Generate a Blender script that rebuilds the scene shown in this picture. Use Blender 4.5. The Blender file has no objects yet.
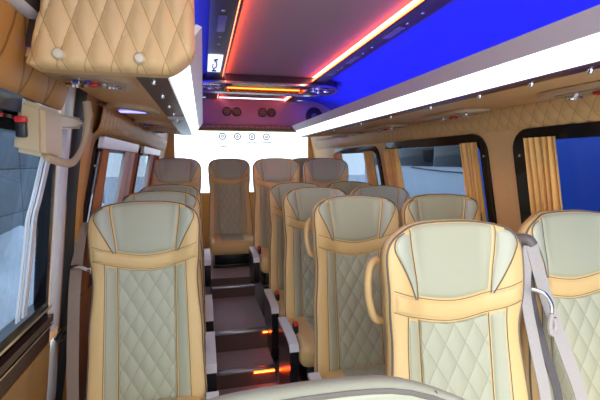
import bpy, bmesh, math, random
from mathutils import Vector, Matrix
random.seed(7)
sc = bpy.context.scene
COL = sc.collection
PI = math.pi
EYE = 1.50

# ------------------------------------------------------------------ materials
MATS = {}
def nodes_of(name):
    m = bpy.data.materials.new(name); m.use_nodes = True
    nt = m.node_tree; b = nt.nodes['Principled BSDF']
    return m, nt, b

def mat(name, col, rough=.5, metal=0., noise=0., scale=40., bump=0., spec=.5, coat=0.):
    """Principled with a procedural mottling of the base colour and an optional bump."""
    m, nt, b = nodes_of(name)
    b.inputs['Roughness'].default_value = rough
    b.inputs['Metallic'].default_value = metal
    b.inputs['Specular IOR Level'].default_value = spec
    b.inputs['Coat Weight'].default_value = coat
    tc = nt.nodes.new('ShaderNodeTexCoord')
    n = nt.nodes.new('ShaderNodeTexNoise'); n.inputs['Scale'].default_value = scale; n.inputs['Detail'].default_value = 3
    nt.links.new(tc.outputs['Object'], n.inputs['Vector'])
    r = nt.nodes.new('ShaderNodeMix'); r.data_type = 'RGBA'
    r.inputs['A'].default_value = tuple(c*(1-noise) for c in col)+(1,)
    r.inputs['B'].default_value = tuple(min(1, c*(1+noise)) for c in col)+(1,)
    nt.links.new(n.outputs['Fac'], r.inputs['Factor'])
    nt.links.new(r.outputs['Result'], b.inputs['Base Color'])
    if bump:
        bp = nt.nodes.new('ShaderNodeBump'); bp.inputs['Strength'].default_value = bump; bp.inputs['Distance'].default_value = .002
        nt.links.new(n.outputs['Fac'], bp.inputs['Height']); nt.links.new(bp.outputs['Normal'], b.inputs['Normal'])
    MATS[name] = m
    return m

def quilt_mat(name, col, thread, rough=.5, width=.03):
    """leather with stitched diamond lines: the UV map holds the two diagonal coordinates, stitches run on whole numbers"""
    m, nt, b = nodes_of(name)
    b.inputs['Roughness'].default_value = rough
    uv = nt.nodes.new('ShaderNodeUVMap')
    sp = nt.nodes.new('ShaderNodeSeparateXYZ'); nt.links.new(uv.outputs['UV'], sp.inputs[0])
    def dist(out):
        p = nt.nodes.new('ShaderNodeMath'); p.operation = 'PINGPONG'; p.inputs[1].default_value = .5
        nt.links.new(out, p.inputs[0]); return p.outputs[0]
    mn = nt.nodes.new('ShaderNodeMath'); mn.operation = 'MINIMUM'
    nt.links.new(dist(sp.outputs[0]), mn.inputs[0]); nt.links.new(dist(sp.outputs[1]), mn.inputs[1])
    lt = nt.nodes.new('ShaderNodeMath'); lt.operation = 'LESS_THAN'; lt.inputs[1].default_value = width
    nt.links.new(mn.outputs[0], lt.inputs[0])
    x = nt.nodes.new('ShaderNodeMix'); x.data_type = 'RGBA'
    x.inputs['A'].default_value = col+(1,); x.inputs['B'].default_value = thread+(1,)
    nt.links.new(lt.outputs[0], x.inputs['Factor']); nt.links.new(x.outputs['Result'], b.inputs['Base Color'])
    n = nt.nodes.new('ShaderNodeTexNoise'); n.inputs['Scale'].default_value = 300
    tc = nt.nodes.new('ShaderNodeTexCoord'); nt.links.new(tc.outputs['Object'], n.inputs['Vector'])
    bp = nt.nodes.new('ShaderNodeBump'); bp.inputs['Strength'].default_value = .12; bp.inputs['Distance'].default_value = .001
    nt.links.new(n.outputs['Fac'], bp.inputs['Height']); nt.links.new(bp.outputs['Normal'], b.inputs['Normal'])
    MATS[name] = m
    return m

def emit_mat(name, col, strength):
    m, nt, b = nodes_of(name)
    b.inputs['Base Color'].default_value = (.8, .8, .8, 1)
    b.inputs['Emission Color'].default_value = col+(1,)
    b.inputs['Emission Strength'].default_value = strength
    MATS[name] = m
    return m

def glass_mat(name, tint, gloss=.08):
    m = bpy.data.materials.new(name); m.use_nodes = True
    nt = m.node_tree; nt.nodes.clear()
    o = nt.nodes.new('ShaderNodeOutputMaterial')
    t = nt.nodes.new('ShaderNodeBsdfTransparent'); t.inputs[0].default_value = tint+(1,)
    g = nt.nodes.new('ShaderNodeBsdfGlossy'); g.inputs['Roughness'].default_value = .03
    lw = nt.nodes.new('ShaderNodeLayerWeight'); lw.inputs[0].default_value = .5
    pw = nt.nodes.new('ShaderNodeMath'); pw.operation = 'POWER'; pw.inputs[1].default_value = 5.
    nt.links.new(lw.outputs['Facing'], pw.inputs[0])
    fr = nt.nodes.new('ShaderNodeMath'); fr.operation = 'MULTIPLY_ADD'; fr.inputs[1].default_value = gloss*6; fr.inputs[2].default_value = gloss*.25
    nt.links.new(pw.outputs[0], fr.inputs[0])
    mx = nt.nodes.new('ShaderNodeMixShader')
    nt.links.new(fr.outputs[0], mx.inputs[0]); nt.links.new(t.outputs[0], mx.inputs[1]); nt.links.new(g.outputs[0], mx.inputs[2])
    nt.links.new(mx.outputs[0], o.inputs[0])
    MATS[name] = m
    return m

BEIGE = mat('beige_leather', (.84, .585, .255), .42, noise=.04, scale=260, bump=.15)
GREY = mat('grey_leather', (.50, .51, .365), .42, noise=.03, scale=260, bump=.15)
GREYW = mat('pale_grey_leather', (.55, .575, .45), .42, noise=.03, scale=260, bump=.15)
QGREY = quilt_mat('quilted_grey_leather', (.50, .51, .365), (.40, .395, .29), .45, .028)
QTAN = quilt_mat('quilted_tan_leather', (.84, .56, .25), (.55, .32, .12), .5, .02)
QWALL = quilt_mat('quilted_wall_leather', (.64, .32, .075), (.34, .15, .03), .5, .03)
PIPE = mat('dark_piping', (.17, .145, .12), .5, noise=.05)
TAN = mat('tan_panel', (.78, .47, .19), .5, noise=.05, scale=60)
TANLT = mat('tan_plastic', (.60, .44, .27), .4, noise=.03, scale=60)
BROWN = mat('brown_panel', (.055, .022, .016), .3, noise=.1)
BLACK = mat('black_plastic', (.012, .012, .014), .28, noise=.1)
RUBBER = mat('black_rubber', (.012, .016, .022), .6, noise=.1)
GLOSSBLACK = mat('gloss_black_frame', (.008, .007, .009), .12, noise=.1)
WHITEP = mat('white_plastic', (.80, .82, .84), .35, noise=.02)
CHROME = mat('chrome', (.8, .8, .82), .12, metal=1, noise=.02)
STEEL = mat('brushed_nosing', (.62, .62, .66), .32, metal=1, noise=.08, scale=90)
CARPET = mat('floor_covering', (.40, .34, .37), .6, noise=.15, scale=220, bump=.2)
RISER = mat('riser_covering', (.14, .075, .06), .6, noise=.15, scale=120)
CEIL = mat('ceiling_carpet', (.42, .36, .38), .95, noise=.10, scale=420, bump=.3)
COVE = mat('coving_blue', (.035, .075, .55), .6, noise=.02)  # base colour made blue to strengthen the wash of the blue LEDs
BULK = mat('bulkhead_leather', (.32, .21, .28), .6, noise=.03)
STRIPD = mat('dark_strip', (.05, .045, .06), .4, noise=.1)
BELT = mat('belt_webbing', (.50, .465, .445), .7, noise=.12, scale=150)
BELTT = mat('belt_webbing_tan', (.55, .42, .26), .7, noise=.1, scale=150)
RED = mat('red_button', (.65, .02, .02), .35, noise=.05)
BLUEB = mat('blue_button', (.02, .06, .5), .3, noise=.05)
HOUSING = mat('beige_housing', (.58, .44, .25), .35, noise=.03)
CURT = mat('orange_curtain', (.94, .56, .19), .75, noise=.12, scale=18)
CURTP = mat('pale_curtain', (.66, .50, .44), .75, noise=.12, scale=18)
CURTR = mat('rust_curtain', (.40, .13, .045), .75, noise=.12, scale=18)
WOOD = mat('wood_panel', (.48, .27, .09), .4, noise=.25, scale=9)
CONC = mat('concrete', (.20, .235, .265), .9, noise=.35, scale=2.2)
SNOW = mat('snow', (.85, .88, .92), .9, noise=.12, scale=6, bump=.4)
GROUND = mat('packed_snow_ground', (.55, .57, .60), .9, noise=.25, scale=3)
DIRT = mat('dark_ground', (.05, .05, .055), .9, noise=.3, scale=4)
BLUEV = mat('blue_body', (.012, .09, .62), .35, noise=.08, scale=3)
PALEV = mat('pale_body', (.55, .60, .66), .4, noise=.06, scale=3)
GREYM = mat('grey_mark', (.07, .08, .09), .6, noise=.05)
LEDW = emit_mat('white_led', (.86, .95, 1.0), 1.35)
LEDB = emit_mat('blue_led', (.008, .02, 1.0), 46.)
LEDO = emit_mat('orange_led', (1.0, .07, .001), 12.)
LEDR = emit_mat('step_led', (1.0, .07, .004), 22.)
LEDBS = emit_mat('small_blue_led', (.25, .25, 1.0), 1.4)
LAMPS = emit_mat('reading_lamp_glow', (1.0, .95, .85), 1.5)
GL_TINT = glass_mat('tinted_glass', (.46, .53, .60))
GL_DOOR = glass_mat('door_glass', (.46, .53, .60))
GL_REAR = glass_mat('rear_glass', (.93, .97, 1.0))

# ------------------------------------------------------------------ mesh builder
class MB:
    def __init__(s): s.v = []; s.f = []; s.uv = {}
    def add(s, verts, faces, uvs=None):
        o = len(s.v); s.v += [tuple(p) for p in verts]
        s.f += [tuple(i+o for i in f) for f in faces]
        if uvs:
            for i, q in enumerate(uvs): s.uv[o+i] = q
        return s
    def grid(s, pts, uvs=None, closed_u=False, flip=False):
        """pts: rows of equal length"""
        R = len(pts); C = len(pts[0]); fs = []
        for i in range(R-1):
            for j in range(C if closed_u else C-1):
                k = (j+1) % C
                q = (i*C+j, i*C+k, (i+1)*C+k, (i+1)*C+j)
                fs.append(q[::-1] if flip else q)
        return s.add([p for r in pts for p in r], fs, [q for r in uvs for q in r] if uvs else None)
    def box(s, x0, x1, y0, y1, z0, z1, bev=0., seg=2):
        bm = bmesh.new(); bmesh.ops.create_cube(bm, size=1)
        for v in bm.verts:
            v.co = Vector(((x0+x1)/2+v.co.x*(x1-x0), (y0+y1)/2+v.co.y*(y1-y0), (z0+z1)/2+v.co.z*(z1-z0)))
        if bev: bmesh.ops.bevel(bm, geom=bm.edges[:], offset=bev, segments=seg, affect='EDGES', profile=.5)
        bm.verts.index_update()
        s.add([v.co[:] for v in bm.verts], [[v.index for v in f.verts] for f in bm.faces]); bm.free()
        return s
    def tube(s, path, r, n=10, flat=1., cap=True, ref=(0, 0, 1)):
        """tube along a path; r number or list; flat squeezes the section along one axis"""
        P = [Vector(p) for p in path]; rows = []; N0 = Vector(ref)
        for i, p in enumerate(P):
            t = (P[min(i+1, len(P)-1)]-P[max(i-1, 0)]).normalized()
            a = N0-t*N0.dot(t)
            if a.length < 1e-4: a = Vector((1, 0, 0))-t*t.x
            a.normalize(); N0 = a; b = t.cross(a)
            rr = r[i] if isinstance(r, (list, tuple)) else r
            rows.append([p+a*math.cos(k*2*PI/n)*rr+b*math.sin(k*2*PI/n)*rr*flat for k in range(n)])
        o = len(s.v); s.grid(rows, closed_u=True)
        if cap: s.f += [tuple(o+k for k in range(n))[::-1], tuple(o+(len(P)-1)*n+k for k in range(n))]
        return s
    def lathe(s, prof, M, n=24):
        """prof: (radius, height); M places the +Z axis"""
        rows = [[M @ Vector((r*math.cos(k*2*PI/n), r*math.sin(k*2*PI/n), h)) for k in range(n)] for r, h in prof]
        o = len(s.v); s.grid(rows, closed_u=True)
        s.f += [tuple(o+k for k in range(n))[::-1], tuple(o+(len(prof)-1)*n+k for k in range(n))]
        return s
    def prism(s, poly, fmap, c0, c1):
        """poly (a,b) extruded between c0 and c1 through fmap(a,b,c)"""
        n = len(poly)
        v = [fmap(a, b, c0) for a, b in poly]+[fmap(a, b, c1) for a, b in poly]
        fs = [tuple(range(n))[::-1], tuple(range(n, 2*n))]+[(i, (i+1) % n, n+(i+1) % n, n+i) for i in range(n)]
        return s.add(v, fs)
    def holed(s, outer, holes, fmap, c0, c1):
        """flat polygon with holes, extruded, mapped"""
        cu = bpy.data.curves.new('tmp', 'CURVE'); cu.dimensions = '2D'; cu.fill_mode = 'BOTH'
        for loop in [outer]+holes:
            sp = cu.splines.new('POLY'); sp.points.add(len(loop)-1); sp.use_cyclic_u = True
            for p, q in zip(sp.points, loop): p.co = (q[0], q[1], 0, 1)
        cu.extrude = .5
        ob = bpy.data.objects.new('tmp', cu); COL.objects.link(ob)
        dg = bpy.context.evaluated_depsgraph_get(); dg.update()
        me = bpy.data.meshes.new_from_object(ob.evaluated_get(dg))
        bm = bmesh.new(); bm.from_mesh(me); bmesh.ops.remove_doubles(bm, verts=bm.verts[:], dist=1e-5); bm.verts.index_update()
        s.add([fmap(v.co.x, v.co.y, c0 if v.co.z < 0 else c1) for v in bm.verts], [[v.index for v in f.verts] for f in bm.faces])
        bm.free(); bpy.data.objects.remove(ob); bpy.data.curves.remove(cu); bpy.data.meshes.remove(me)
        return s
    def mesh(s, name, m, sharp=.7):
        me = bpy.data.meshes.new(name); me.from_pydata(s.v, [], s.f); me.validate()
        bm = bmesh.new(); bm.from_mesh(me); bmesh.ops.recalc_face_normals(bm, faces=bm.faces[:])
        if s.uv:
            l = bm.loops.layers.uv.new('UVMap')
            for f in bm.faces:
                for lp in f.loops: lp[l].uv = s.uv.get(lp.vert.index, (.5, .5))
        bm.to_mesh(me); bm.free()
        me.polygons.foreach_set('use_smooth', [True]*len(me.polygons))
        me.set_sharp_from_angle(angle=sharp)
        me.materials.append(m)
        return me
    def build(s, name, m, parent=None, sharp=.7):
        return link(name, s.mesh(name, m, sharp), parent)

def link(name, me, parent=None, loc=None):
    o = bpy.data.objects.new(name, me); COL.objects.link(o)
    if parent: o.parent = parent
    if loc: o.location = loc
    return o
def tag(o, label=None, cat=None, group=None, kind=None):
    if label: o['label'] = label
    if cat: o['category'] = cat
    if group: o['group'] = group
    if kind: o['kind'] = kind
    return o
def thing(name, label, cat, loc=(0, 0, 0), group=None):
    o = bpy.data.objects.new(name, None); COL.objects.link(o); o.location = loc; o.empty_display_size = .1
    return tag(o, label, cat, group)
def copy_tree(o, parent=None):
    c = o.copy(); COL.objects.link(c)
    if parent: c.parent = parent
    for ch in list(o.children): copy_tree(ch, c)
    return c
def struct(name, mb, m, parent=None, label=None, cat=None):
    o = mb.build(name, m, parent)
    o['kind'] = 'structure'
    if label: tag(o, label, cat or name.split('_')[0])
    return o
def sstep(a, b, x):
    t = max(0., min(1., (x-a)/(b-a))); return t*t*(3-2*t)
def interp(tab, x):
    if x <= tab[0][0]: return tab[0][1]
    for (a, b), (c, d) in zip(tab, tab[1:]):
        if x <= c:
            t = (x-a)/(c-a); t = t*t*(3-2*t); return b+(d-b)*t
    return tab[-1][1]
def rrect(a0, b0, a1, b1, r, n=6):
    out = []
    for cx, cy, s in ((a1-r, b1-r, 0), (a0+r, b1-r, 1), (a0+r, b0+r, 2), (a1-r, b0+r, 3)):
        for k in range(n+1):
            t = (s+k/n)*PI/2; out.append((cx+r*math.cos(t), cy+r*math.sin(t)))
    return out
def lin(a, b, n): return [a+(b-a)*i/(n-1) for i in range(n)]
def smooth_path(pts, n=8):
    """Catmull-Rom through pts"""
    P = [Vector(p) for p in pts]; out = []
    for i in range(len(P)-1):
        p0, p1, p2, p3 = P[max(i-1, 0)], P[i], P[i+1], P[min(i+2, len(P)-1)]
        for k in range(n):
            t = k/n
            out.append(.5*((2*p1)+(p2-p0)*t+(2*p0-5*p1+4*p2-p3)*t*t+(3*p1-p0-3*p2+p3)*t**3))
    out.append(P[-1]); return out

# wall planes lean inwards towards the roof
def RW(y, z, c=0.): return (1.74-.2*z-c, y, z)          # c = distance into the bus
def LW(y, z, c=0.): return (-.76+.2*z+c, y, z)

# ------------------------------------------------------------------ SEAT
LAM = math.radians(10.5); L = .89; V0 = .765; HC = .125; NC = 2.7; ZB = .44
HW = .233
WT = [(0, .246), (.3, .236), (.54, .219), (.66, .229), (.765, HW)]
def half_w(v):
    w = interp(WT, v)
    if v > V0: w *= max(0., 1-((v-V0)/HC)**NC)**(1/NC)
    return w
def v_top(u):
    w = HW; a = min(1., abs(u)/w)
    return V0+HC*max(0., 1-a**NC)**(1/NC)
def edge(u, v):
    W = interp(WT, v); a = abs(u)/W
    if v <= V0: return max(0., W-abs(u))
    b = (v-V0)/HC; s = a**NC+b**NC
    if s < 1e-9: return HC
    wt = a**NC/s
    return max(0., (1-s**(1/NC))*(W*wt+HC*(1-wt)))
RE = .024
def n_base(u, v):
    W = interp(WT, v); a = abs(u)/W
    return .058+(.028+.010*sstep(.5, .66, v))*sstep(.42, .82, a)+.018*sstep(.56, .72, v)
def n_front(u, v):
    n = n_base(u, v)
    e = edge(u, v)
    if e < RE: n -= RE-math.sqrt(max(0, RE*RE-(RE-e)**2))
    return n
def to_xyz(u, v, n):
    return (u, v*math.sin(LAM)-n*math.cos(LAM), ZB+v*math.cos(LAM)+n*math.sin(LAM))
def S(u, v, d=0.): return to_xyz(u, v, n_front(u, v)+d)

def back_shell():
    mb = MB()
    NV, NU = 64, 44
    vs = []
    for i in range(NV):
        t = i/(NV-1)
        vs.append(V0*t/.72 if t < .72 else V0+HC*math.sin((t-.72)/.28*PI/2))
    us = [math.sin((j/(NU-1)-.5)*PI) for j in range(NU)]
    front = []; back = []
    for i, v in enumerate(vs):
        w = half_w(v) if i < NV-1 else .0
        front.append([S(a*w, v) for a in us])
        row = []
        for a in us:
            e = edge(a*w, v); n = n_base(a*w, v)-RE-.014
            n = n+(-.03-n)*sstep(-.01, .085, e)
            row.append(to_xyz(a*w, v, n))
        back.append(row)
    mb.grid(front); mb.grid(back, flip=True)
    rim = lambda g: [r[0] for r in g]+[r[-1] for r in g[::-1]]
    mb.grid([rim(front), rim(back)], closed_u=False)
    mb.grid([front[0], back[0]])
    bm = bmesh.new(); me = bpy.data.meshes.new('t'); me.from_pydata(mb.v, [], mb.f); bm.from_mesh(me)
    bmesh.ops.remove_doubles(bm, verts=bm.verts[:], dist=2e-4); bm.verts.index_update()
    out = MB(); out.add([v.co[:] for v in bm.verts], [[v.index for v in f.verts] for f in bm.faces]); bm.free()
    return out

def patch(c0, c1, vlo, vhi, nu, nv, puff, quilt=None, base=.0015):
    """padded panel on the seat's front: u between c0(v), c1(v); v between vlo(u), vhi(u)"""
    mb = MB(); rows = []; uvs = []
    for i in range(nv):
        t = i/(nv-1); row = []; ur = []
        for j in range(nu):
            s = j/(nu-1)
            u = 0; v = .5
            vm = vlo(0)+(vhi(0)-vlo(0))*t
            u = c0(vm)+(c1(vm)-c0(vm))*s
            v = vlo(u)+(vhi(u)-vlo(u))*t
            u = c0(v)+(c1(v)-c0(v))*s
            wd = max(.004, abs(c1(v)-c0(v))); ht = max(.004, abs(vhi(u)-vlo(u)))
            ed = min(min(s, 1-s)*wd, min(t, 1-t)*ht)
            if ed < 1e-6: d = -.004
            else: d = base+puff*min(1., ed/.022)**.5
            q = (0, 0)
            if quilt:
                qa = u/quilt[0]+v/quilt[1]; qb = u/quilt[0]-v/quilt[1]; q = (qa, qb)
                if ed > 1e-6: d += quilt[2]*(abs(math.sin(PI*qa)*math.sin(PI*qb)))**.45
            row.append(S(u, v, d)); ur.append(q)
        rows.append(row); uvs.append(ur)
    mb.grid(rows, uvs if quilt else None)
    return mb

bt = lambda u: L-.245+.055*min(1., (abs(u)/.23))**1.7      # top of the band
bb = lambda u: L-.305+.055*min(1., (abs(u)/.23))**1.7      # bottom of the band
cen = lambda v: .122+.020*sstep(.66, .86, v)
def wing(v):
    t = max(0., min(1., (v-(L-.238))/.205))
    k = (t/.74)**.9 if t < .74 else math.sqrt(max(0., 1-((t-.74)/.26)**2.2))
    return cen(v)+.004+.060*k

def piping():
    mb = MB()
    path = []
    ei = .006
    for v in lin(0.02, V0, 26): path.append((half_w(v)-ei, v))
    for k in range(1, 16):
        th = k/15*PI/2
        a = math.cos(th)**(2/NC); b = math.sin(th)**(2/NC)
        path.append(((HW-ei)*a, V0+(HC-ei)*b))
    full = [S(u, v, .0012) for u, v in path]+[S(-u, v, .0012) for u, v in path[::-1][1:]]
    mb.tube(full, .0030, 6, ref=(0, 1, 0))
    for sg in (-1, 1):
        mb.tube([S(sg*(wing(v)+.002), v, .002) for v in lin(L-.235, L-.036, 20)], .0019, 6, ref=(0, 1, 0))
        mb.tube([S(sg*(cen(v)+.002), v, .003) for v in lin(L-.232, L-.014, 14)], .0013, 6, ref=(0, 1, 0))
        mb.tube([S(sg*(.1655+.024*max(0., .58-v)), v, .0012) for v in lin(.02, bb(.17)-.004, 20)], .0013, 6, ref=(0, 1, 0))
        mb.tube([S(sg*.119, v, .003) for v in lin(.02, bb(.119)-.004, 20)], .0013, 6, ref=(0, 1, 0))
    for fn in (bt, bb):
        mb.tube([S(u, fn(u), .0016) for u in lin(-.212, .212, 30)], .0011, 6, ref=(0, 1, 0))
    return mb

def pillow_box(x0, x1, y0, y1, z0, z1, r=.05):
    mb = MB(); mb.box(x0, x1, y0, y1, z0, z1, r, 5); return mb
def cushion_panel(x0, x1, y0, y1, z, puff, quilt):
    mb = MB(); rows = []; uvs = []
    nx, ny = 30, 40
    for i in range(ny):
        t = i/(ny-1); row = []; ur = []
        for j in range(nx):
            s = j/(nx-1); x = x0+(x1-x0)*s; y = y0+(y1-y0)*t
            ed = min(min(s, 1-s)*(x1-x0), min(t, 1-t)*(y1-y0))
            qa = x/quilt[0]+y/quilt[1]; qb = x/quilt[0]-y/quilt[1]
            h = z-.004 if ed < 1e-6 else z+puff*min(1, ed/.02)**.5+quilt[2]*abs(math.sin(PI*qa)*math.sin(PI*qb))**.45
            # roll over the cushion's front edge
            f = max(0., (y0+.09-y)/.09); h -= .05*f**2.2
            row.append((x, y-.012*f, h)); ur.append((qa, qb))
        rows.append(row); uvs.append(ur)
    mb.grid(rows, uvs)
    return mb

CACHE = {}
def cached(key, fn, m, sharp=.9):
    if key not in CACHE: CACHE[key] = fn().mesh(key, m, sharp)
    return CACHE[key]
c_ = lambda k: (lambda v: k)
def seat(label, loc, side=0, handle=0, base_z=0., group=None, buckle=True, cushion_front=-.47):
    """forward-facing coach seat, origin on the floor under the foot of its backrest. side: -1/+1 puts the black
    side panel on that flank (the aisle); base_z: height of the floor it is bolted to, above the origin"""
    t = thing('passenger_seat', label, 'seat', loc, group)
    b = link('backrest', cached('backrest', back_shell, BEIGE, 1.2), t)
    link('headrest_panel', cached('headrest_panel', lambda: patch(lambda v: -cen(v), cen, lambda u: bt(u)+.003, lambda u: v_top(u)-.0065, 24, 26, .006), GREY), b)['label'] = 'grey headrest centre panel'
    for sg in (-1, 1):
        k = 'headrest_wing%d' % sg
        link('headrest_wing', cached(k, lambda: patch(*((lambda v: sg*(cen(v)+.004), lambda v: sg*wing(v))), c_(L-.236), c_(L-.036), 12, 26, .004), GREYW), b)['label'] = 'pale grey headrest wing'
        k = 'side_strip%d' % sg
        link('side_strip', cached(k, lambda: patch(c_(sg*.121), (lambda v: sg*(.164+.024*max(0., .58-v))), c_(.01), lambda u: bb(u)-.004, 8, 40, .005), GREY), b)['label'] = 'grey backrest side strip'
    link('neck_band', cached('neck_band', lambda: patch(lambda v: -(half_w(v)-.016), lambda v: half_w(v)-.016, lambda u: bb(u)+.002, lambda u: bt(u)-.002, 50, 10, .006), BEIGE), b)
    link('quilted_panel', cached('quilted_panel', lambda: patch(c_(-.117), c_(.117), c_(.01), lambda u: bb(u)-.004, 54, 130, .003, (.068, .115, .0075)), QGREY), b)['label'] = 'grey diamond quilted back panel'
    link('piping', cached('piping', piping, PIPE), b)['label'] = 'dark piping'
    cu = link('seat_cushion', cached('seat_cushion', lambda: pillow_box(-.238, .238, -.50, -.035, .345, .485), BEIGE, 1.2), t)
    link('quilted_panel', cached('cushion_panel', lambda: cushion_panel(-.125, .125, -.485, -.075, .483, .003, (.068, .115, .006)), QGREY), cu)['label'] = 'grey quilted cushion panel'
    kb = 'pedestal%.3f' % base_z
    def ped():
        mb = MB(); mb.box(-.19, .19, -.42, -.08, base_z+.03, .352, .01)
        mb.box(-.21, .21, -.46, -.04, base_z+.001, base_z+.032, .008); return mb
    link('pedestal', cached(kb, ped, BLACK), t)['label'] = 'black seat pedestal'
    if side:
        k = 'side_panel%d%.3f' % (side, base_z)
        zb = max(base_z+.02, .06)
        prof = [(-.10, .485), (-.36, .480), (-.425, .465), (-.455, .43), (-.462, .36), (-.445, .27), (-.40, zb+.03), (-.36, zb), (-.12, zb)]
        x0, x1 = sorted((side*.243, side*.292))
        sp = link('side_panel', cached(k, lambda: MB().prism([(p[0], p[1]) for p in prof], lambda a, bq, c: (c, a, bq), x0, x1), BLACK, .5), t)
        sp['label'] = 'black curved side panel'
        k = 'panel_cap%d' % side
        cap = [(-.10, .487), (-.36, .482), (-.43, .466), (-.452, .440), (-.468, .446), (-.442, .482), (-.365, .500), (-.10, .505)]
        link('panel_cap', cached(k, lambda: MB().prism(cap, lambda a, bq, c: (c, a, bq), x0-.002, x1+.002), WHITEP, .5), sp)['label'] = 'white cap of side panel'
        if buckle:
            k = 'belt_buckle%d' % side
            xb = side*.222
            bk = link('belt_buckle', cached(k, lambda: MB().box(xb-.016, xb+.016, -.30, -.26, .47, .53, .005), BLACK), t)
            k = 'release_button%d' % side
            link('release_button', cached(k, lambda: MB().box(xb-.013, xb+.013, -.312, -.262, .524, .542, .004), RED), bk)['label'] = 'red belt release button'
    if handle:
        k = 'grab_handle%d' % handle
        def hd():
            pts = [(handle*.200, .775, -.012), (handle*.226, .76, -.010), (handle*.240, .71, -.008), (handle*.240, .655, -.008), (handle*.226, .60, -.010), (handle*.200, .585, -.012)]
            return MB().tube(smooth_path([to_xyz(*p) for p in pts], 6), .012, 10)
        link('grab_handle', cached(k, hd, BEIGE), t)['label'] = 'beige grab handle loop'
    return t

TY = .162      # the top of the backrest lies this far behind its foot
XR, XW, XL, XM = .738, 1.226, -.250, .285
seat('beige and grey seat beside the aisle, nearest of the right-hand pairs', (XR-.012, 1.145-TY, -.006), -1, -1, group='aisle seats right of the aisle')
seat('cut-off seat at the right picture edge, below the blue window view', (XW+.035, 1.22-TY, 0), group='window seats on the right', buckle=False)
seat('second aisle seat right of the aisle with a beige grab handle loop', (XR+.013, 2.0-TY, 0), -1, -1, group='aisle seats right of the aisle')
seat('window seat below the middle right window, behind the nearest right-hand seat', (XW, 1.98-TY, 0), group='window seats on the right', buckle=False)
seat('third aisle seat right of the aisle, cushion and red buckle showing', (XR, 2.70-TY, 0), -1, group='aisle seats right of the aisle')
seat('third window seat on the right, only its grey headrest top showing', (XW, 2.75-TY, 0), group='window seats on the right', buckle=False)
seat('fourth aisle seat right of the aisle, in front of the raised rear row', (XR-.005, 3.28-TY, 0), -1, group='aisle seats right of the aisle')
seat('fourth window seat on the right, small sliver of headrest before the raised row', (XW, 3.36-TY, 0), group='window seats on the right', buckle=False)
seat('large single seat on the left side of the aisle, nearest on that side', (XL, 1.95-TY, 0), 1, group='single seats left of the aisle')
seat('second single seat on the left, just its dark grey headrest above the first', (XL, 2.58-TY, 0), 1, group='single seats left of the aisle')
seat('third single seat on the left, headrest top just before the raised row', (XL, 3.25-TY, 0), 1, group='single seats left of the aisle')
seat('raised seat left of the rear aisle seat, against the rear window light', (XL, 3.92-TY, .205), 1, base_z=.213, group='raised rear seats')
seat('raised seat right of the aisle, taller than the rows in front of it', (XR-.05, 3.92-TY, .205), -1, base_z=.213, group='raised rear seats')
seat('raised seat at the right rear corner beside the small curtained window', (XW-.03, 3.95-TY, .205), base_z=.213, group='raised rear seats', buckle=False)
seat('rear seat at the end of the aisle, facing straight up the steps', (XM, 4.68-TY, .205), base_z=.213, group='back row seats', buckle=False)
seat('back row seat hidden behind the raised right-hand pair, top sliver showing', (XM+.915, 4.70-TY, .215), base_z=.203, group='back row seats', buckle=False)
# seat in the immediate foreground, lower than the others
fs = seat('rounded top of the nearest seat at the bottom edge of the picture', (.100, .45-TY, -.068), base_z=.073, buckle=False)
for ch in fs.children:
    if ch.name.startswith('backrest'):
        ch.data = ch.data.copy(); ch.data.materials[0] = GREY; ch['label'] = 'grey backrest shell'
        for g in ch.children:
            if g.name.startswith('headrest_wing'): g.data = g.data.copy(); g.data.materials[0] = BEIGE; g['label'] = 'beige headrest wing'

# seat belts on the right pair and the first left seat
def belt(mb, pts, w=.022, n=8):
    P = smooth_path(pts, n)
    rows = []
    for i, p in enumerate(P):
        t = (P[min(i+1, len(P)-1)]-P[max(i-1, 0)]).normalized()
        a = t.cross(Vector((0, -1, .1))).normalized(); bn = t.cross(a).normalized()
        k = .0012
        rows.append([p+a*w+bn*k, p+bn*k*2, p-a*w+bn*k, p-a*w-bn*k, p-bn*k, p+a*w-bn*k])
    mb.grid(rows, closed_u=True); return mb
t = thing('seat_belt', 'grey seat belts bunched with a chrome buckle between the nearest right-hand seats', 'seat belt', (1.06, 1.1, 0))
def q93(p, k=.965): return (p[0]*k, p[1]*k, 1.5+(p[2]-1.5)*k)
def at(p): return (p[0]-1.06, p[1]-1.1, p[2])
mb = MB(); mb.tube([at(q) for q in smooth_path([q93(p) for p in ((1.035, 1.185, 1.215), (1.05, 1.15, 1.228), (1.068, 1.125, 1.232), (1.080, 1.115, 1.212))], 5)], [.010]+[.020]*14+[.012], 12)
mb.build('belt_guide', mat('belt_guide_grey', (.16, .14, .14), .45, noise=.05), t)['label'] = 'dark grey belt guide'
for pts, wd, m_ in ((((1.071, 1.12, 1.212), (1.040, 1.09, 1.067), (1.030, 1.03, .908), (1.035, .98, .749), (1.04, .96, .55)), .020, BELT),
               (((1.082, 1.118, 1.213), (1.119, 1.08, 1.033), (1.140, 1.02, .883), (1.178, .98, .728), (1.2, .96, .55)), .023, BELT),
               (((1.076, 1.125, 1.205), (1.078, 1.10, 1.032), (1.084, 1.045, .884), (1.095, .99, .741), (1.1, .98, .55)), .015, mat('belt_shadow_webbing', (.12, .11, .115), .7, noise=.1))):
    mb = MB(); belt(mb, [at(q93(q, .955+.008*i)) for i, q in enumerate(pts)], wd); mb.build('strap', m_, t)
mb = MB(); mb.tube([at(q) for q in smooth_path([q93(p, .955) for p in [(1.034, 1.06, 1.084), (1.069, 1.045, 1.071), (1.095, 1.04, 1.035), (1.10, 1.04, 1.0)]], 5)], .007, 8, flat=.5)
mb.build('buckle_tongue', CHROME, t)['label'] = 'chrome buckle tongue'
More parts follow.
